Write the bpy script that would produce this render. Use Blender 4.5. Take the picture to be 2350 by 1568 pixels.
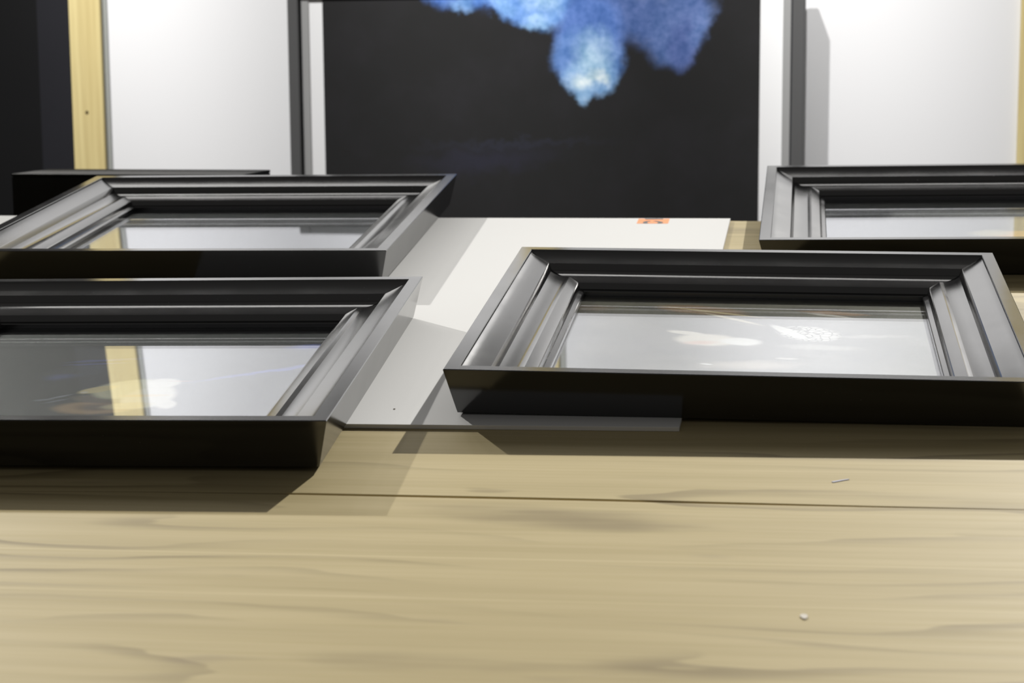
import bpy, bmesh, math, random
from mathutils import Matrix, Vector

# ------------------------------------------------------------------ camera, world, lamps, exposure
for o in list(bpy.data.objects):
    bpy.data.objects.remove(o)
S = bpy.context.scene
COL = S.collection
PITCH, ROLL, FPX = 0.254134, -0.0290635, 4419.2
CAM = Vector((0, 0, 0.5814))                       # z = 0 is the table top

cam = bpy.data.cameras.new('camera')
cam.sensor_width = 36.0
cam.lens = FPX * 36.0 / 2350.0
cam.clip_start = 0.05
cam.clip_end = 60
cam.dof.use_dof = True
cam.dof.focus_distance = 2.2
cam.dof.aperture_fstop = 9.0
camo = bpy.data.objects.new('camera', cam)
COL.objects.link(camo)
right = Vector((1, 0, 0))
down = Vector((0, -math.sin(PITCH), -math.cos(PITCH)))
fwd = Vector((0, math.cos(PITCH), -math.sin(PITCH)))
cr, sr = math.cos(ROLL), math.sin(ROLL)
ax = cr * right - sr * down
ay = -(sr * right + cr * down)
az = -fwd
camo.matrix_world = Matrix(((ax.x, ay.x, az.x, CAM.x), (ax.y, ay.y, az.y, CAM.y), (ax.z, ay.z, az.z, CAM.z), (0, 0, 0, 1)))
S.camera = camo

w = bpy.data.worlds.new('hall')
S.world = w
w.use_nodes = True
w.node_tree.nodes['Background'].inputs[0].default_value = (1.0, 0.97, 0.93, 1)
w.node_tree.nodes['Background'].inputs[1].default_value = 0.10

def aim(o, target):
    d = Vector(target) - o.location
    o.rotation_euler = d.to_track_quat('-Z', 'Y').to_euler()

def spot(name, loc, target, power, size_deg, radius, blend=0.15, color=(1, 1, 1)):
    l = bpy.data.lights.new(name, 'SPOT')
    l.energy = power
    l.spot_size = math.radians(size_deg)
    l.spot_blend = blend
    l.shadow_soft_size = radius
    l.color = color
    o = bpy.data.objects.new(name, l)
    COL.objects.link(o)
    o.location = loc
    aim(o, target)
    return o

# three hall spots left of the stand behind the display, one big one to the right of it
WARM = (1.0, 0.975, 0.93)
spot('hall_spot_left', (-3.00, 7.10, 2.60), (0, 1.2, 0), 980, 50, 0.035, 1.0, color=WARM)
spot('hall_spot_left_middle', (-2.15, 7.10, 2.60), (0, 1.7, 0), 75, 50, 0.035, color=WARM)
spot('hall_spot_left_inner', (-1.45, 7.10, 2.60), (0, 1.7, 0), 50, 50, 0.035, color=WARM)
spot('hall_spot_right', (6.84, 15.80, 8.00), (0.1, 0.5, 0), 15200, 15, 0.09, 1.0, color=WARM)
# unseen row of spots, added to brighten the display wall, aimed away from the table
for i in range(8):
    lx = -2.75 + 0.8 * i
    ly = 3.20 - 0.196 * (lx - 0.36)
    spot('wall_fill_spot', (lx, ly, 2.6), (lx + 0.70, ly + 1.05, 0.26), 385, 38, 0.03, 0.9, (1.0, 0.99, 0.98))
a = bpy.data.lights.new('ambient_fill', 'AREA')  # unseen area light added as soft fill from behind the display wall
a.shape = 'RECTANGLE'
a.size, a.size_y, a.energy, a.color = 6.0, 2.0, 135, (1, 0.98, 0.95)
ao = bpy.data.objects.new('ambient_fill', a)
COL.objects.link(ao)
ao.location = (0, 9.5, 5.0)
aim(ao, (0, 2.0, 0))

S.view_settings.view_transform = 'Standard'
S.view_settings.look = 'None'
S.view_settings.exposure = 0.0
S.view_settings.gamma = 1.0
S.view_settings.use_curve_mapping = False
S.cycles.max_bounces = 8
S.cycles.use_denoising = True
S.cycles.caustics_reflective = False
S.cycles.sample_clamp_indirect = 4.0

# ------------------------------------------------------------------ node helpers
def srgb(r, g, b):
    f = lambda c: (c / 255 / 12.92) if c / 255 <= 0.04045 else ((c / 255 + 0.055) / 1.055) ** 2.4
    return (f(r), f(g), f(b), 1)

class NT:
    def __init__(self, name):
        self.m = bpy.data.materials.new(name)
        self.m.use_nodes = True
        self.t = self.m.node_tree
        self.t.nodes.clear()
        self.out = self.t.nodes.new('ShaderNodeOutputMaterial')

    def put(self, sock, v):
        if isinstance(v, bpy.types.NodeSocket):
            self.t.links.new(v, sock)
        elif v is not None:
            sock.default_value = v

    def math(self, op, a, b=None, c=None, clamp=False):
        n = self.t.nodes.new('ShaderNodeMath')
        n.operation = op
        n.use_clamp = clamp
        for i, v in enumerate((a, b, c)):
            self.put(n.inputs[i], v)
        return n.outputs[0]

    def mix(self, f, a, b, mode='MIX'):
        n = self.t.nodes.new('ShaderNodeMix')
        n.data_type = 'RGBA'
        n.blend_type = mode
        n.clamp_factor = True
        self.put(n.inputs[0], f)
        self.put(n.inputs[6], a)
        self.put(n.inputs[7], b)
        return n.outputs[2]

    def obj(self):
        return self.t.nodes.new('ShaderNodeTexCoord').outputs['Object']

    def map(self, v, loc=(0, 0, 0), rot=(0, 0, 0), scale=(1, 1, 1)):
        n = self.t.nodes.new('ShaderNodeMapping')
        self.put(n.inputs[0], v)
        n.inputs[1].default_value = loc
        n.inputs[2].default_value = rot
        n.inputs[3].default_value = scale
        return n.outputs[0]

    def noise(self, v, scale, detail=3.0, rough=0.5, color=False):
        n = self.t.nodes.new('ShaderNodeTexNoise')
        self.put(n.inputs['Vector'], v)
        n.inputs['Scale'].default_value = scale
        n.inputs['Detail'].default_value = detail
        n.inputs['Roughness'].default_value = rough
        return n.outputs[1 if color else 0]

    def vm(self, op, a, b=None, scale=None):
        n = self.t.nodes.new('ShaderNodeVectorMath')
        n.operation = op
        self.put(n.inputs[0], a)
        if b is not None:
            self.put(n.inputs[1], b)
        if scale is not None:
            self.put(n.inputs[3], scale)
        return n.outputs[1] if op in ('LENGTH', 'DOT_PRODUCT') else n.outputs[0]

    def ss(self, v, lo, hi):
        n = self.t.nodes.new('ShaderNodeMapRange')
        n.interpolation_type = 'SMOOTHSTEP'
        self.put(n.inputs[0], v)
        n.inputs[1].default_value = lo
        n.inputs[2].default_value = hi
        return n.outputs[0]

    def sep(self, v):
        n = self.t.nodes.new('ShaderNodeSeparateXYZ')
        self.put(n.inputs[0], v)
        return n.outputs

    def bsdf(self, color, rough=0.5, ior=1.5, spec=0.5, metallic=0.0, bump=None, bump_strength=0.2, bump_dist=0.001):
        n = self.t.nodes.new('ShaderNodeBsdfPrincipled')
        self.put(n.inputs['Base Color'], color)
        self.put(n.inputs['Roughness'], rough)
        n.inputs['IOR'].default_value = ior
        n.inputs['Specular IOR Level'].default_value = spec
        n.inputs['Metallic'].default_value = metallic
        if bump is not None:
            b = self.t.nodes.new('ShaderNodeBump')
            b.inputs['Strength'].default_value = bump_strength
            b.inputs['Distance'].default_value = bump_dist
            self.put(b.inputs['Height'], bump)
            self.t.links.new(b.outputs[0], n.inputs['Normal'])
        self.t.links.new(n.outputs[0], self.out.inputs[0])
        return n

def simple(name, col, rough=0.6, spec=0.4, ior=1.5, grain=0.03, scale=40):
    k = NT(name)
    n = k.noise(k.obj(), scale, 3)
    c = k.mix(k.math('MULTIPLY', n, grain * 2), col, tuple(x * 0.7 for x in col[:3]) + (1,))
    k.bsdf(c, rough, ior, spec)
    return k.m

# ------------------------------------------------------------------ materials
def make_lacquer():
    k = NT('black_satin_lacquer')
    co = k.obj()
    fine = k.noise(co, 900, 2, 0.6)
    smear = k.noise(k.map(co, scale=(1, 1, 1)), 14, 3, 0.6)
    dust = k.ss(k.noise(co, 420, 1, 0.5), 0.80, 0.86)
    col = k.mix(dust, (0.006, 0.006, 0.0064, 1), (0.25, 0.25, 0.25, 1))
    rough = k.math('ADD', 0.10, k.math('MULTIPLY', smear, 0.09))
    k.bsdf(col, rough, 2.05, 0.5, bump=fine, bump_strength=0.06, bump_dist=0.0003)
    return k.m
LACQUER = make_lacquer()

def make_glass():
    k = NT('picture_glass')
    lw = k.t.nodes.new('ShaderNodeLayerWeight')
    lw.inputs['Blend'].default_value = 0.5
    f = k.math('ADD', 0.04, k.math('MULTIPLY', k.math('POWER', lw.outputs['Facing'], 4.1), 0.96), clamp=True)
    g = k.t.nodes.new('ShaderNodeBsdfGlossy')
    g.inputs['Color'].default_value = (0.93, 0.94, 0.99, 1)
    g.inputs['Roughness'].default_value = 0.0
    tr = k.t.nodes.new('ShaderNodeBsdfTransparent')
    tr.inputs['Color'].default_value = (0.97, 0.98, 0.97, 1)
    mx = k.t.nodes.new('ShaderNodeMixShader')
    k.put(mx.inputs[0], f)
    k.t.links.new(tr.outputs[0], mx.inputs[1])
    k.t.links.new(g.outputs[0], mx.inputs[2])
    k.t.links.new(mx.outputs[0], k.out.inputs[0])
    return k.m
GLASS = make_glass()

def make_wood():
    k = NT('pale_oak_planks')
    co = k.obj()
    x, y, z = k.sep(co)
    big = k.noise(k.map(co, scale=(0.55, 2.6, 1)), 1.6, 2, 0.5)
    mid = k.noise(k.map(co, (3.1, 1.7, 0), scale=(1.5, 9, 1)), 1.6, 3, 0.55)
    # growth lines: long, wavering, thin dark bands
    ph = k.math('ADD', k.math('MULTIPLY', y, 17.0), k.math('ADD', k.math('MULTIPLY', big, 9.0), k.math('MULTIPLY', mid, 1.6)))
    saw = k.math('FRACT', ph)
    line = k.math('MULTIPLY', k.ss(saw, 0.55, 0.93), k.math('SUBTRACT', 1.0, k.ss(saw, 0.94, 1.0)))
    strength = k.ss(k.noise(k.map(co, (7, 2, 0), scale=(0.9, 6, 1)), 2.2, 2), 0.38, 0.70)
    line = k.math('MULTIPLY', line, strength)
    streak = k.noise(k.map(co, scale=(2.2, 120, 1)), 1.5, 4, 0.6)
    streak2 = k.noise(k.map(co, (5, 9, 0), scale=(1.2, 26, 1)), 1.5, 3, 0.55)
    base = k.mix(k.ss(streak2, 0.3, 0.7), srgb(180, 165, 124), srgb(191, 176, 135))
    base = k.mix(k.math('MULTIPLY', k.ss(streak, 0.42, 0.75), 0.35), base, srgb(170, 155, 110))
    base = k.mix(k.math('MULTIPLY', line, 0.72), base, srgb(128, 114, 84))
    # knots: a few small swirls of darker grey-brown
    kn = k.noise(k.map(co, (1.4, 4.2, 0), scale=(3.0, 12, 1)), 1.7, 2)
    base = k.mix(k.math('MULTIPLY', k.ss(kn, 0.66, 0.78), 0.4), base, srgb(140, 126, 106))
    # two pale glue lines in the near plank
    for yy, a in ((-0.145, 0.35), (-0.235, 0.28)):
        d = k.math('ABSOLUTE', k.math('SUBTRACT', y, yy))
        base = k.mix(k.math('MULTIPLY', k.math('SUBTRACT', 1.0, k.ss(d, 0.0004, 0.0016)), a), base, srgb(222, 208, 165))
    rough = k.math('ADD', 0.50, k.math('MULTIPLY', streak, 0.15))
    k.bsdf(base, rough, 1.4, 0.12, bump=streak, bump_strength=0.08, bump_dist=0.0006)
    return k.m
WOOD = make_wood()

def make_pine():
    k = NT('yellow_pine')
    co = k.obj()
    st = k.noise(k.map(co, scale=(60, 60, 2)), 1.4, 3, 0.55)
    bd = k.noise(k.map(co, scale=(14, 14, 0.7)), 1.2, 2)
    c = k.mix(k.ss(st, 0.35, 0.7), srgb(222, 206, 150), srgb(206, 188, 134))
    c = k.mix(k.math('MULTIPLY', k.ss(bd, 0.4, 0.7), 0.5), c, srgb(196, 176, 120))
    k.bsdf(c, 0.6, 1.45, 0.3)
    return k.m
PINE = make_pine()
KNOT = simple('dark_knot', srgb(92, 78, 44), 0.7)
WHITE = simple('white_panel_paint', (0.80, 0.80, 0.805, 1), 0.55, 0.25, grain=0.02, scale=3)
FOAM = simple('white_foam_board', (0.84, 0.84, 0.83, 1), 0.95, 0.0, grain=0.01, scale=12)
FOAM_EDGE = simple('foam_core_edge', (0.55, 0.54, 0.51, 1), 0.8, 0.2)
MAT_WHITE = simple('white_mount_card', (0.93, 0.93, 0.93, 1), 0.7, 0.2, grain=0.01)
POST_SHADOW = simple('grey_post_shadow', (0.34, 0.35, 0.33, 1), 0.5)  # shade beside the posts, put into a flat grey
ART_RAIL = simple('charcoal_frame_rail', (0.105, 0.105, 0.105, 1), 0.45)
ART_GROOVE = simple('frame_shadow_gap', (0.035, 0.036, 0.038, 1), 0.7)
ART_SLIP = simple('grey_inner_slip', (0.36, 0.36, 0.355, 1), 0.5)
DARK_PRINT = simple('near_black_print', (0.0085, 0.0085, 0.009, 1), 0.8, 0.12, grain=0.2, scale=6)
DARK_BORDER = simple('charcoal_print_border', (0.019, 0.019, 0.023, 1), 0.8, 0.12, grain=0.2, scale=6)
BLACK_BOX = simple('matt_black_plinth', (0.004, 0.004, 0.004, 1), 0.7, 0.2)
FLOORM = simple('dark_grey_carpet', (0.05, 0.05, 0.052, 1), 0.9, 0.1, grain=0.3, scale=200)
ORANGE = simple('orange_sticker', srgb(255, 160, 92), 0.5, 0.3)
INK = simple('sticker_ink', srgb(70, 78, 82), 0.6, 0.3)
INKBLACK = simple('sticker_black_band', srgb(26, 26, 28), 0.5, 0.3)
PLASTIC = simple('pale_blue_plastic', srgb(182, 184, 205), 0.35, 0.5)
PAPER = simple('white_paper_scrap', srgb(214, 208, 196), 0.7, 0.2)
DIRT = simple('grey_dirt', srgb(120, 112, 104), 0.9, 0.1)
STEEL = simple('table_leg_metal', (0.25, 0.25, 0.25, 1), 0.4)

def blob_picture(name, base, layers, warp=0.006, wscale=40, rough=0.5, plane='xy', mottles=None, texture=None):
    """printed picture: soft elliptical colour fields with noisy outlines, in metres on the sheet
    layer = (cx, cy, rx, ry, angle_deg, softness, colour, strength, warp_factor[, 'net'])"""
    k = NT(name)
    co = k.obj()
    if plane == 'xz':
        s = k.sep(co)
        cmb = k.t.nodes.new('ShaderNodeCombineXYZ')
        k.put(cmb.inputs[0], s[0])
        k.put(cmb.inputs[1], s[2])
        co = cmb.outputs[0]
    nz = k.vm('SUBTRACT', k.noise(co, wscale, 5, 0.6, color=True), (0.5, 0.5, 0.5))
    col = base
    if mottles:
        for sc, c2, lo, hi, st in mottles:
            col = k.mix(k.math('MULTIPLY', k.ss(k.noise(co, sc, 4, 0.6), lo, hi), st), col, c2)
    for L in layers:
        cx, cy, rx, ry, ang, soft, c, st, wf = L[:9]
        wv = k.vm('ADD', co, k.vm('SCALE', nz, scale=warp * wf * 2))
        n = k.t.nodes.new('ShaderNodeMapping')
        n.vector_type = 'TEXTURE'
        k.put(n.inputs[0], wv)
        n.inputs[1].default_value = (cx, cy, 0)
        n.inputs[2].default_value = (0, 0, math.radians(ang))
        n.inputs[3].default_value = (rx, ry, 1)
        xyz = k.sep(n.outputs[0])
        d = k.math('SQRT', k.math('ADD', k.math('MULTIPLY', xyz[0], xyz[0]), k.math('MULTIPLY', xyz[1], xyz[1])))
        m = k.math('MULTIPLY', k.math('SUBTRACT', 1.0, k.ss(d, 1.0 - soft, 1.0 + soft * 0.4)), st)
        if len(L) > 9:
            v = k.t.nodes.new('ShaderNodeTexVoronoi')
            v.feature = 'DISTANCE_TO_EDGE'
            k.put(v.inputs['Vector'], co)
            v.inputs['Scale'].default_value = 110
            m = k.math('MULTIPLY', m, k.ss(v.outputs['Distance'], 0.05, 0.12))
        col = k.mix(m, col, c)
    if texture:
        a = k.ss(k.noise(co, texture, 6, 0.65), 0.30, 0.70)
        b = k.ss(k.noise(k.map(co, (3, 5, 0)), texture * 0.32, 4, 0.6), 0.30, 0.70)
        g = k.math('ADD', 0.66, k.math('ADD', k.math('MULTIPLY', a, 0.38), k.math('MULTIPLY', b, 0.34)))
        cmb = k.t.nodes.new('ShaderNodeCombineXYZ')
        k.put(cmb.inputs[0], k.math('POWER', g, 1.5))
        k.put(cmb.inputs[1], g)
        k.put(cmb.inputs[2], k.math('POWER', g, 0.7))
        f = k.ss(k.sep(col)[2], 0.03, 0.25)
        col = k.mix(f, col, k.mix(1.0, col, cmb.outputs[0], 'MULTIPLY'))
    k.bsdf(col, rough, 1.45, 0.25)
    return k.m

# ------------------------------------------------------------------ mesh helpers
def mesh_obj(name, verts, faces, mat, parent=None, smooth=False, bevel=None):
    me = bpy.data.meshes.new(name)
    me.from_pydata([tuple(v) for v in verts], [], faces)
    me.update()
    bm = bmesh.new()
    bm.from_mesh(me)
    bmesh.ops.recalc_face_normals(bm, faces=bm.faces)
    bm.to_mesh(me)
    bm.free()
    me.materials.append(mat)
    o = bpy.data.objects.new(name, me)
    COL.objects.link(o)
    if parent:
        o.parent = parent
    if bevel:
        b = o.modifiers.new('bevel', 'BEVEL')
        b.width, b.segments, b.limit_method = bevel, 2, 'ANGLE'
    if smooth:
        for p in me.polygons:
            p.use_smooth = True
    return o

def box(name, x0, x1, y0, y1, z0, z1, mat, parent=None, bevel=None):
    v = [(x, y, z) for z in (z0, z1) for y in (y0, y1) for x in (x0, x1)]
    f = [(0, 2, 3, 1), (4, 5, 7, 6), (0, 1, 5, 4), (2, 6, 7, 3), (0, 4, 6, 2), (1, 3, 7, 5)]
    return mesh_obj(name, v, f, mat, parent, bevel=bevel)

def prism(name, pts, z0, z1, mat, parent=None, bevel=None):
    n = len(pts)
    v = [(p[0], p[1], z0) for p in pts] + [(p[0], p[1], z1) for p in pts]
    f = [tuple(range(n))[::-1], tuple(range(n, 2 * n))] + [(i, (i + 1) % n, n + (i + 1) % n, n + i) for i in range(n)]
    return mesh_obj(name, v, f, mat, parent, bevel=bevel)

def tag(o, label=None, cat=None, group=None, kind=None):
    if label: o['label'] = label
    if cat: o['category'] = cat
    if group: o['group'] = group
    if kind: o['kind'] = kind
    return o

def empty(name, loc=(0, 0, 0), rz=0.0):
    o = bpy.data.objects.new(name, None)
    o.empty_display_size = 0.05
    COL.objects.link(o)
    o.location = loc
    o.rotation_euler = (0, 0, rz)
    return o

# ------------------------------------------------------------------ floor
FZ = -0.75
fl = mesh_obj('floor', [(-9, -5, FZ), (9, -5, FZ), (9, 12, FZ), (-9, 12, FZ)], [(0, 1, 2, 3)], FLOORM)
tag(fl, 'dark grey hall carpet under the table', 'floor', kind='structure')

# ------------------------------------------------------------------ table
TYAW = -0.139
T = empty('table', (0, 1.66, 0), TYAW)
tag(T, 'long pale oak plank table that carries the black picture frames', 'table')
def tl(x, y):
    c, s = math.cos(-TYAW), math.sin(-TYAW)
    y -= 1.66
    return (c * x - s * y, s * x + c * y)
crack = [(-1.9, 1.93), (-0.85, 1.782), (-0.4885, 1.7319), (-0.3416, 1.7165), (-0.1963, 1.6973), (-0.0341, 1.6731), (0.0612, 1.6587), (0.2011, 1.6358), (0.3152, 1.6177), (0.4457, 1.5983), (0.9, 1.53), (1.9, 1.39)]
gap = [0.0016, 0.0012, 0.0016, 0.0026, 0.0046, 0.0054, 0.0052, 0.0048, 0.0028, 0.0006, 0.0005, 0.0005]
near = [tl(-1.75, 1.02), tl(1.65, 0.56)]
far = [tl(1.85, 2.945 - 0.181 * (1.85 - 0.347)), tl(-1.85, 2.945 + 0.181 * (1.85 + 0.347))]
cl = [tl(*p) for p in crack]
front = [near[0], near[1]] + [(p[0], p[1] - g / 2) for p, g in reversed(list(zip(cl, gap)))]
back = [(p[0], p[1] + g / 2) for p, g in zip(cl, gap)] + far
prism('plank', front, -0.045, 0, WOOD, T, bevel=0.0005)
prism('plank', back, -0.045, 0, WOOD, T, bevel=0.0005)
box('apron', -1.65, 1.65, -0.45, -0.42, -0.14, -0.046, WOOD, T)
box('apron', -1.65, 1.65, 1.00, 1.03, -0.14, -0.046, WOOD, T)
for lx in (-1.68, 1.62):
    for ly in (-0.50, 0.98):
        box('leg', lx, lx + 0.06, ly, ly + 0.06, FZ, -0.046, STEEL, T, bevel=0.004)

# ------------------------------------------------------------------ white boards on the table
bt = 0.0048
B1 = empty('foam_board', (0, 0, 0))
tag(B1, 'large white foam board with an orange sticker, lying under three black frames', 'board')
FRc, BRc, BLc, FLc = (0.1660, 1.8565), (0.3448, 2.9415), (-0.36, 3.058), (-0.528, 1.9490)
prism('board_sheet', [FLc, (-0.173, 1.9013), FRc, BRc, BLc], 0.0002, bt, FOAM, B1, bevel=0.0004)
stk = prism('sticker', [(0.1976, 2.9217), (0.2454, 2.9144), (0.2514, 2.9525), (0.2036, 2.9600)], bt, bt + 0.0002, ORANGE, B1)
stk['label'] = 'orange sticker with dark lettering'
def onst(u, v):
    a, b, c, d = Vector((0.1976, 2.9217)), Vector((0.2454, 2.9144)), Vector((0.2514, 2.9525)), Vector((0.2036, 2.9600))
    p = (a * (1 - u) + b * u) * (1 - v) + (d * (1 - u) + c * u) * v
    return (p.x, p.y)
prism('sticker_band', [onst(0.22, 0.84), onst(0.80, 0.86), onst(0.78, 0.995), onst(0.20, 0.995)], bt + 0.0002, bt + 0.0004, INKBLACK, stk)
def stroke(pts, wd):
    L, R = [], []
    for i, p in enumerate(pts):
        a = Vector(pts[max(0, i - 1)]); b = Vector(pts[min(len(pts) - 1, i + 1)])
        d = (b - a).normalized(); n = Vector((-d.y, d.x)) * wd[i] / 2
        L.append(onst(*(Vector(p) + n))); R.append(onst(*(Vector(p) - n)))
    prism('sticker_letter', L + R[::-1], bt + 0.0002, bt + 0.0004, INK, stk)
stroke([(0.41, 0.46), (0.33, 0.44), (0.27, 0.34), (0.25, 0.20), (0.27, 0.08), (0.35, 0.04)], [0.10, 0.13, 0.13, 0.14, 0.13, 0.08])
stroke([(0.52, 0.42), (0.58, 0.46), (0.66, 0.40), (0.73, 0.30), (0.77, 0.17), (0.72, 0.06), (0.66, 0.04)], [0.08, 0.13, 0.12, 0.14, 0.15, 0.14, 0.10])
spk = prism('dirt_speck', [(-0.1262 + 0.0012 * math.cos(t), 1.95 + 0.0022 * math.sin(t)) for t in [i * math.pi / 4 for i in range(8)]], bt, bt + 0.0003, DIRT, B1)
B2 = prism('foam_board', [(-1.52, 2.66), (-0.78, 2.54), (-0.50, 3.085), (-1.40, 3.250)], 0.0002, bt, FOAM)
tag(B2, 'white board showing as a small corner behind the far left frame', 'board')

# little things on the near plank
def sliver(name, p, q, wd, h, mat):
    p, q = Vector(p), Vector(q)
    d = (q - p).normalized(); n = Vector((-d.y, d.x)) * wd / 2
    m = (p + q) / 2
    pts = [p - n * 0.6, p + d * 0.001 - n, m - n * 0.8, q - n * 0.7, q + n * 0.3, m + n, p + n * 0.8]
    return prism(name, [(a.x, a.y) for a in pts], 0.0002, h, mat, bevel=0.0002)
tag(sliver('plastic_sliver', (0.2916, 1.6865), (0.3085, 1.6935), 0.0028, 0.0006, PLASTIC),
    'tiny pale blue plastic sliver on the planks in front of the right frame', 'debris')
sp = prism('paper_speck', [(0.2174 + 0.0028 * math.cos(t) * (1 + 0.2 * math.sin(3 * t)), 1.3726 + 0.0048 * math.sin(t)) for t in [i * math.pi / 5 for i in range(10)]], 0.0002, 0.0009, PAPER)
tag(sp, 'small white paper speck lying on the open planks near the camera', 'debris')

# ------------------------------------------------------------------ moulded black picture frames
H = 0.05
PROFILE = [(0.0122, 0.0), (0.0112, 0.0035), (0.0, H - 0.0008), (0.0008, H), (0.0150, H), (0.0157, H - 0.0007), (0.0160, H - 0.0028),
           (0.0175, H - 0.0038), (0.0230, H - 0.0062), (0.0290, H - 0.0084), (0.0350, H - 0.0104), (0.0412, H - 0.0124), (0.0420, H - 0.0133),
           (0.0450, H - 0.0194), (0.0456, H - 0.0204), (0.0500, H - 0.0222), (0.0560, H - 0.0238), (0.0620, H - 0.0247), (0.0660, H - 0.0246),
           (0.0690, H - 0.0236), (0.0715, H - 0.0233), (0.0780, H - 0.0254), (0.0838, H - 0.0277), (0.0848, H - 0.0288),
           (0.0862, H - 0.0340), (0.0868, H - 0.0352), (0.0920, H - 0.0364), (0.0930, H - 0.0374), (0.0930, H - 0.0425), (0.0880, H - 0.0430),
           (0.0880, 0.0)]
GZ = H - 0.0428

def rail(side, W, L, parent):
    vs, n = [], len(PROFILE)
    for end in (0, 1):
        for wv, z in PROFILE:
            if side == 'front': x, y = (wv if end == 0 else W - wv), wv
            elif side == 'back': x, y = (wv if end == 0 else W - wv), L - wv
            elif side == 'left': x, y = wv, (wv if end == 0 else L - wv)
            else: x, y = W - wv, (wv if end == 0 else L - wv)
            vs.append((x, y, z))
    fs = [(i, (i + 1) % n, n + (i + 1) % n, n + i) for i in range(n)]
    fs += [tuple(range(n))[::-1], tuple(range(n, 2 * n))]
    o = mesh_obj('rail', vs, fs, LACQUER, parent)
    me = o.data
    for p in me.polygons[:n]:
        p.use_smooth = True
    me.set_sharp_from_angle(angle=math.radians(16))
    return o

def picture_frame(x, y, psi, W, L, a, b, z0, pic, label):
    F = empty('picture_frame')
    F.matrix_world = Matrix(((math.cos(psi), math.sin(psi), 0, x), (-math.sin(psi), math.cos(psi), 0, y),
                             (a, b, 1, z0 - a * W / 2 - b * L / 2), (0, 0, 0, 1)))
    # turn the sheared matrix into a clean rotation
    ex = Vector((math.cos(psi), -math.sin(psi), a)).normalized()
    ey = Vector((math.sin(psi), math.cos(psi), b)); ey = (ey - ex * ey.dot(ex)).normalized()
    ez = ex.cross(ey)
    F.matrix_world = Matrix(((ex.x, ey.x, ez.x, x), (ex.y, ey.y, ez.y, y), (ex.z, ey.z, ez.z, z0 - a * W / 2 - b * L / 2), (0, 0, 0, 1)))
    for s in ('front', 'left', 'right', 'back'):
        rail(s, W, L, F)
    e = 0.0885
    box('glass_pane', e, W - e, e, L - e, GZ - 0.0018, GZ, GLASS, F)
    box('picture_print', e, W - e, e, L - e, GZ - 0.0030, GZ - 0.0022, pic, F)
    box('backing_board', e, W - e, e, L - e, 0.001, GZ - 0.0031, BLACK_BOX, F)
    tag(F, label, 'picture frame', 'black moulded picture frames lying on the table')
    return F

cream, white_, brown = srgb(200, 188, 150), srgb(206, 202, 190), srgb(158, 128, 92)
fish = blob_picture('print_shell_on_black', (0.006, 0.006, 0.006, 1), [
    (0.255, 0.340, 0.050, 0.030, 35, 0.6, srgb(52, 56, 70), 0.5, 1.6),
    (0.270, 0.385, 0.045, 0.006, 12, 0.9, srgb(70, 76, 150), 0.8, 1.2),
    (0.262, 0.368, 0.040, 0.004, 8, 0.9, srgb(70, 76, 150), 0.7, 1.2),
    (0.240, 0.313, 0.020, 0.014, 20, 0.9, srgb(66, 72, 130), 0.7, 1.4),
    (0.480, 0.340, 0.090, 0.007, 30, 0.9, srgb(90, 110, 210), 0.8, 1.4),
    (0.500, 0.445, 0.030, 0.010, 10, 0.9, srgb(90, 110, 210), 0.8, 1.4),
    (0.252, 0.222, 0.012, 0.004, 20, 0.7, srgb(120, 124, 140), 0.7, 0.6),
    (0.266, 0.234, 0.016, 0.0035, 40, 0.7, srgb(140, 144, 160), 0.7, 0.6),
    (0.268, 0.218, 0.014, 0.003, 35, 0.7, srgb(110, 114, 130), 0.7, 0.6),
    (0.318, 0.192, 0.048, 0.025, -2, 0.3, brown, 0.9, 0.4),
    (0.322, 0.194, 0.028, 0.014, -2, 0.6, srgb(70, 60, 50), 0.8, 0.4),
    (0.312, 0.222, 0.036, 0.014, -18, 0.4, srgb(96, 84, 70), 0.9, 0.3),
    (0.338, 0.264, 0.046, 0.040, 24, 0.2, srgb(186, 184, 156), 0.97, 0.35),
    (0.300, 0.262, 0.024, 0.012, 38, 0.3, srgb(205, 190, 140), 0.95, 0.2),
    (0.366, 0.232, 0.030, 0.046, -4, 0.25, white_, 0.97, 0.35),
    (0.366, 0.288, 0.021, 0.020, 10, 0.3, white_, 0.95, 0.3),
    (0.392, 0.206, 0.012, 0.020, 20, 0.4, white_, 0.9, 0.5),
    (0.352, 0.200, 0.030, 0.014, 12, 0.4, cream, 0.8, 0.4),
    (0.360, 0.238, 0.030, 0.006, 4, 0.7, srgb(214, 188, 140), 0.8, 0.4),
    (0.288, 0.251, 0.005, 0.004, 0, 0.4, white_, 0.8, 0.1),
    (0.384, 0.296, 0.016, 0.0012, 0, 0.8, srgb(200, 120, 110), 0.7, 0.1),
])
OL = srgb(104, 98, 72)
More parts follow.
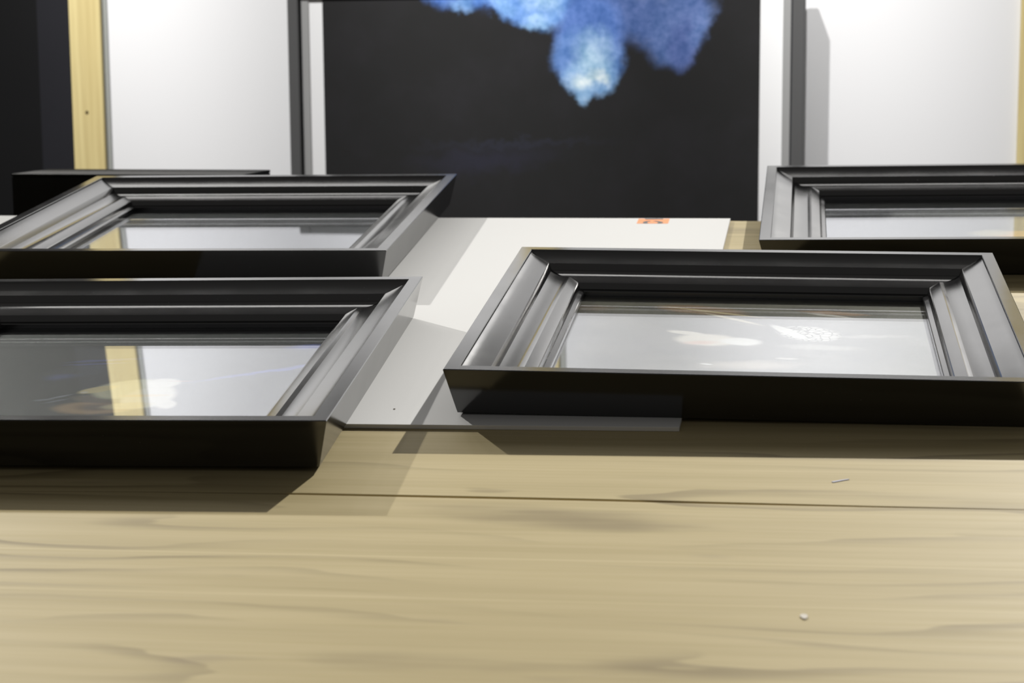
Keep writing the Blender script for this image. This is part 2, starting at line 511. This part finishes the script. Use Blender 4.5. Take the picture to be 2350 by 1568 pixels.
shells = blob_picture('print_still_life_of_shells', srgb(86, 82, 64), [
    (0.300, 0.460, 0.260, 0.030, 0, 0.8, OL, 0.8, 2),
    (0.210, 0.448, 0.060, 0.016, -6, 0.5, srgb(48, 42, 30), 0.8, 1.2),
    (0.245, 0.447, 0.060, 0.022, -14, 0.35, srgb(150, 112, 62), 0.9, 0.8),
    (0.262, 0.437, 0.072, 0.004, -22, 0.6, srgb(225, 205, 150), 0.9, 0.3),
    (0.285, 0.405, 0.050, 0.005, -38, 0.6, srgb(230, 220, 190), 0.8, 0.3),
    (0.410, 0.452, 0.070, 0.020, -8, 0.5, srgb(58, 44, 26), 0.9, 0.9),
    (0.408, 0.442, 0.045, 0.009, -10, 0.5, srgb(176, 128, 76), 0.85, 0.8),
    (0.402, 0.430, 0.030, 0.005, -20, 0.5, srgb(236, 230, 220), 0.85, 0.5),
    (0.108, 0.450, 0.030, 0.016, 0, 0.6, srgb(120, 96, 66), 0.8, 1),
    (0.150, 0.380, 0.050, 0.030, 0, 0.9, srgb(140, 134, 120), 0.5, 2),
    (0.180, 0.300, 0.070, 0.060, 0, 0.9, srgb(120, 116, 108), 0.5, 2),
    (0.258, 0.305, 0.040, 0.028, -8, 0.3, srgb(236, 226, 208), 0.95, 0.6),
    (0.298, 0.300, 0.026, 0.018, -14, 0.35, srgb(245, 243, 238), 0.95, 0.5),
    (0.250, 0.292, 0.022, 0.010, 10, 0.7, srgb(228, 170, 140), 0.7, 0.5),
    (0.232, 0.335, 0.026, 0.008, -20, 0.4, srgb(240, 232, 215), 0.9, 0.6),
    (0.352, 0.348, 0.040, 0.009, -58, 0.3, srgb(238, 236, 230), 0.9, 0.2),
    (0.376, 0.342, 0.042, 0.032, -38, 0.3, srgb(236, 234, 226), 0.95, 0.2, 'net'),
    (0.390, 0.280, 0.050, 0.014, -4, 0.7, srgb(190, 186, 176), 0.7, 1.6),
    (0.350, 0.230, 0.014, 0.004, 0, 0.5, srgb(220, 216, 206), 0.7, 0.5),
    (0.310, 0.200, 0.060, 0.020, 6, 0.8, srgb(206, 194, 176), 0.7, 1.6),
    (0.262, 0.200, 0.008, 0.003, -12, 0.5, srgb(245, 245, 240), 0.9, 0.2),
    (0.446, 0.334, 0.050, 0.008, 6, 0.8, srgb(190, 186, 176), 0.6, 1.4),
], warp=0.006, wscale=36, mottles=[(9, srgb(126, 122, 108), 0.4, 0.7, 0.8), (22, srgb(60, 54, 44), 0.5, 0.75, 0.5)])
dusk = blob_picture('print_dim_interior', (0.016, 0.016, 0.018, 1), [
    (0.34, 0.24, 0.12, 0.05, 10, 0.8, srgb(60, 60, 70), 0.6, 2)], mottles=[(10, srgb(40, 40, 46), 0.4, 0.7, 0.6)])
fruit = blob_picture('print_yellow_fruit', (0.02, 0.02, 0.018, 1), [
    (0.372, 0.250, 0.050, 0.030, 0, 0.35, srgb(226, 160, 40), 0.9, 0.8),
    (0.330, 0.262, 0.034, 0.026, 20, 0.5, srgb(190, 180, 130), 0.8, 1.2),
    (0.240, 0.235, 0.07, 0.02, 0, 0.8, srgb(90, 92, 80), 0.6, 2)], mottles=[(12, srgb(50, 50, 44), 0.4, 0.7, 0.6)])

picture_frame(-0.0726, 1.9125, 0.1490, 0.6093, 0.5954, -0.0114, 0.0062, 0.00590, shells,
              'near right black moulded frame with pale shell picture, tilted off the white board edge')
picture_frame(-0.7838, 1.8134, 0.1100, 0.6099, 0.6194, 0.0012, 0.0, 0.00535, fish,
              'near left black moulded frame holding a cream shell picture on black')
picture_frame(-0.7725, 2.5943, 0.1301, 0.6138, 0.6249, -0.0011, -0.0059, 0.00706, dusk,
              'far left black moulded frame overhanging the far table edge, glass reflecting a pine post')
picture_frame(0.3381, 2.5533, 0.1538, 0.6079, 0.6074, 0.0060, 0.0, 0.00205, fruit,
              'far right black moulded frame directly on bare planks, with a yellow patch in its picture')

# ------------------------------------------------------------------ display wall, leaning slightly back
WYAW, LEAN = 0.196, 0.113
HX = Vector((math.cos(WYAW), -math.sin(WYAW), 0))
UP = Vector((math.sin(WYAW) * LEAN, math.cos(WYAW) * LEAN, 1)).normalized()
NB = HX.cross(UP) * -1          # points to the room behind... sign fixed below
if NB.y < 0: NB = -NB
def wall_frame(name, off):
    """empty whose local x runs along the wall, local z up the leaning face, local y to the back"""
    o = bpy.data.objects.new(name, None)
    COL.objects.link(o)
    o.empty_display_size = 0.05
    p = Vector((0.36, 2.915 + off, 0))
    o.matrix_world = Matrix(((HX.x, NB.x, UP.x, p.x), (HX.y, NB.y, UP.y, p.y), (HX.z, NB.z, UP.z, p.z), (0, 0, 0, 1)))
    return o
def on_wall(o, off):
    p = Vector((0.36, 2.915 + off, 0))
    o.matrix_world = Matrix(((HX.x, NB.x, UP.x, p.x), (HX.y, NB.y, UP.y, p.y), (HX.z, NB.z, UP.z, p.z), (0, 0, 0, 1)))
    return o
WO = 1.32
G = 'white panels of the display wall'
BOT = -0.752
def panel(s0, s1, top, label, strip=None):
    e = wall_frame('wall_panel', WO)
    box('panel_sheet', s0, s1, 0.0, 0.03, BOT, top, WHITE, e)
    if strip:
        q = box('post_shadow_strip', strip[0], strip[1], -0.004, -0.0002, BOT, top, POST_SHADOW, e)  # grey strip laid along the post in place of its cast shadow
        q['label'] = 'narrow grey strip standing in for the post shadow'
    return tag(e, label, 'panel', G, kind='structure')
panel(-4.4, -2.52, 0.78, 'white wall panel left of the near-black print')
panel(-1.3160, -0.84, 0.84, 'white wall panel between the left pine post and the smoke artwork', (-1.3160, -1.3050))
panel(-0.84, -0.3320, 0.775, 'white wall panel mostly hidden behind the left half of the smoke artwork')
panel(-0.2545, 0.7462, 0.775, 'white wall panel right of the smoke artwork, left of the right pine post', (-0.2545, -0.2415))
panel(0.8265, 2.2, 0.76, 'white wall panel right of the right pine post')
panel(2.2, 4.4, 0.78, 'rightmost white wall panel')
def post(s0, s1, top, label):
    e = wall_frame('timber_post', WO)
    box('post_beam', s0, s1, -0.014, 0.03, BOT, top, PINE, e, bevel=0.003)
    tag(e, label, 'post', 'pine posts of the display wall')
    return e
P1 = post(-1.3945, -1.3163, 0.86, 'yellow pine post with a dark knot beside the near-black print')
kn = mesh_obj('knot', [(-1.3580 + 0.0042 * math.cos(t), -0.0143, -0.0042 + 0.0045 * math.sin(t)) for t in [i * math.pi / 6 for i in range(12)]]
              + [(-1.3580 + 0.0042 * math.cos(t), -0.0135, -0.0042 + 0.0045 * math.sin(t)) for t in [i * math.pi / 6 for i in range(12)]],
              [tuple(range(12))] + [tuple(range(12, 24))[::-1]] + [(i, (i + 1) % 12, 12 + (i + 1) % 12, 12 + i) for i in range(12)], KNOT, P1)
kn['label'] = 'dark round knot'
post(-0.3315, -0.2547, 0.79, 'pine post behind the smoke artwork, seen only mirrored in glass')
post(0.7465, 0.8262, 0.79, 'yellow pine post at the right end of the view')

# near-black print at the far left
D = wall_frame('dark_artwork', WO)
box('print_sheet', -2.50, -1.4735, -0.012, 0.0, BOT, 0.88, DARK_PRINT, D)
q = box('print_border', -1.4735, -1.3950, -0.012, 0.0, BOT, 0.88, DARK_BORDER, D)
q['label'] = 'slightly lighter charcoal border strip'
tag(D, 'tall near-black print standing left of the left pine post', 'artwork')

# smoke artwork: print, white mount, grey slip, charcoal rails
A = wall_frame('smoke_artwork', 1.25)
X0, X1, Z1 = -0.8603, 0.2847, 0.292
rw, gw, sw = 0.0258, 0.0047, 0.0166
px0, px1, pz1 = -0.7812, 0.1890, 0.2660
smoke_layers = [
    (-0.30, 0.40, 0.28, 0.15, 0, 0.25, srgb(88, 128, 208), 0.95, 1.0),
    (-0.40, 0.335, 0.17, 0.090, -10, 0.25, srgb(92, 138, 218), 0.95, 1.1),
    (-0.50, 0.33, 0.060, 0.082, 0, 0.35, srgb(96, 138, 220), 0.95, 1.3),
    (-0.28, 0.265, 0.060, 0.065, 0, 0.3, srgb(120, 168, 232), 0.95, 1.2),
    (-0.33, 0.27, 0.075, 0.055, -18, 0.3, srgb(110, 156, 226), 0.95, 1.3),
    (-0.06, 0.26, 0.115, 0.095, -6, 0.35, srgb(90, 116, 176), 0.95, 0.9),
    (-0.01, 0.205, 0.060, 0.085, -28, 0.35, srgb(96, 122, 180), 0.95, 0.8),
    (0.000, 0.170, 0.034, 0.055, -10, 0.45, srgb(88, 110, 170), 0.9, 1.0),
    (-0.19, 0.20, 0.075, 0.090, 0, 0.35, srgb(92, 128, 200), 0.95, 0.9),
    (-0.195, 0.145, 0.079, 0.070, 0, 0.28, srgb(104, 142, 206), 0.97, 1.1),
    (-0.190, 0.108, 0.062, 0.042, 0, 0.35, srgb(140, 182, 228), 0.9, 1.2),
    (-0.204, 0.080, 0.020, 0.030, 0, 0.4, srgb(150, 190, 230), 0.9, 1.0),
    (-0.185, 0.150, 0.045, 0.055, 0, 0.8, srgb(176, 212, 238), 0.85, 1.6),
    (-0.200, 0.105, 0.038, 0.022, 10, 0.9, srgb(214, 236, 244), 0.8, 1.8),
    (-0.170, 0.110, 0.024, 0.016, -30, 0.9, srgb(224, 240, 244), 0.8, 1.8),
    (-0.290, 0.285, 0.040, 0.050, 20, 0.9, srgb(186, 222, 246), 0.8, 2.0),
    (-0.380, 0.265, 0.050, 0.022, -20, 0.9, srgb(146, 190, 240), 0.7, 2.0),
    (-0.460, 0.255, 0.030, 0.018, 0, 0.9, srgb(130, 176, 236), 0.7, 2.0),
    (-0.300, 0.222, 0.030, 0.014, -10, 0.9, srgb(170, 210, 244), 0.7, 2.0),
    (-0.050, 0.300, 0.080, 0.040, 0, 0.9, srgb(110, 130, 170), 0.7, 1.6),
    (0.040, 0.215, 0.020, 0.060, -30, 0.9, srgb(110, 138, 196), 0.7, 1.4),
    (-0.41, -0.060, 0.160, 0.030, 4, 0.95, srgb(50, 50, 66), 0.55, 2.0),
    (-0.36, -0.025, 0.200, 0.010, 2, 0.95, srgb(54, 56, 72), 0.4, 2.0),
]
smoke_layers = [(L[0] * 1.0616 + 0.0234, L[1] * 1.0616 - 0.0358, L[2] * 1.06, L[3] * 1.06) + tuple(L[4:]) for L in smoke_layers]
smoke = blob_picture('print_blue_smoke_on_black', (0.0195, 0.0193, 0.0195, 1), smoke_layers, warp=0.020, wscale=26, rough=0.7, plane='xz', texture=55,
                     mottles=[(5, srgb(46, 45, 48), 0.4, 0.75, 0.6)])
box('picture_print', px0, px1, 0.0004, 0.002, BOT + 0.05, pz1, smoke, A)
box('mount_card', X0 + rw + gw, X1 - rw - gw, 0.0021, 0.008, BOT + 0.03, Z1 - rw, MAT_WHITE, A)
for sgn in (0, 1):
    xa = X0 if sgn == 0 else X1 - rw
    box('rail', xa, xa + rw, -0.010, 0.030, BOT, Z1, ART_RAIL, A, bevel=0.003)
    xg = X0 + rw if sgn == 0 else X1 - rw - gw
    box('shadow_gap', xg, xg + gw, 0.0005, 0.010, BOT + 0.02, Z1 - rw, ART_GROOVE, A)
    xs = X0 + rw + gw if sgn == 0 else X1 - rw - gw - sw
    sl = box('slip', xs, xs + sw, -0.0002, 0.0020, BOT + 0.02, Z1 - rw, ART_SLIP, A)
    sl['label'] = 'light grey inner slip'
box('rail', X0 + rw, X1 - rw, -0.010, 0.030, Z1 - rw, Z1, ART_RAIL, A, bevel=0.003)
box('rail', X0 + rw, X1 - rw, -0.010, 0.030, BOT, BOT + rw, ART_RAIL, A, bevel=0.003)
tag(A, 'large framed print of blue smoke on black leaning behind the table', 'artwork')

# dark plinth standing between table and wall on the left
PL = wall_frame('plinth', 0.25)
box('plinth_body', -1.2715, -0.84, 0.0, 0.16, BOT, 0.026, BLACK_BOX, PL, bevel=0.002)
box('plinth_top', -1.2715, -0.84, 0.0, 0.16, 0.0262, 0.031, BLACK_BOX, PL, bevel=0.001)
tag(PL, 'black plinth standing behind the far left frame in front of the pine post', 'plinth')
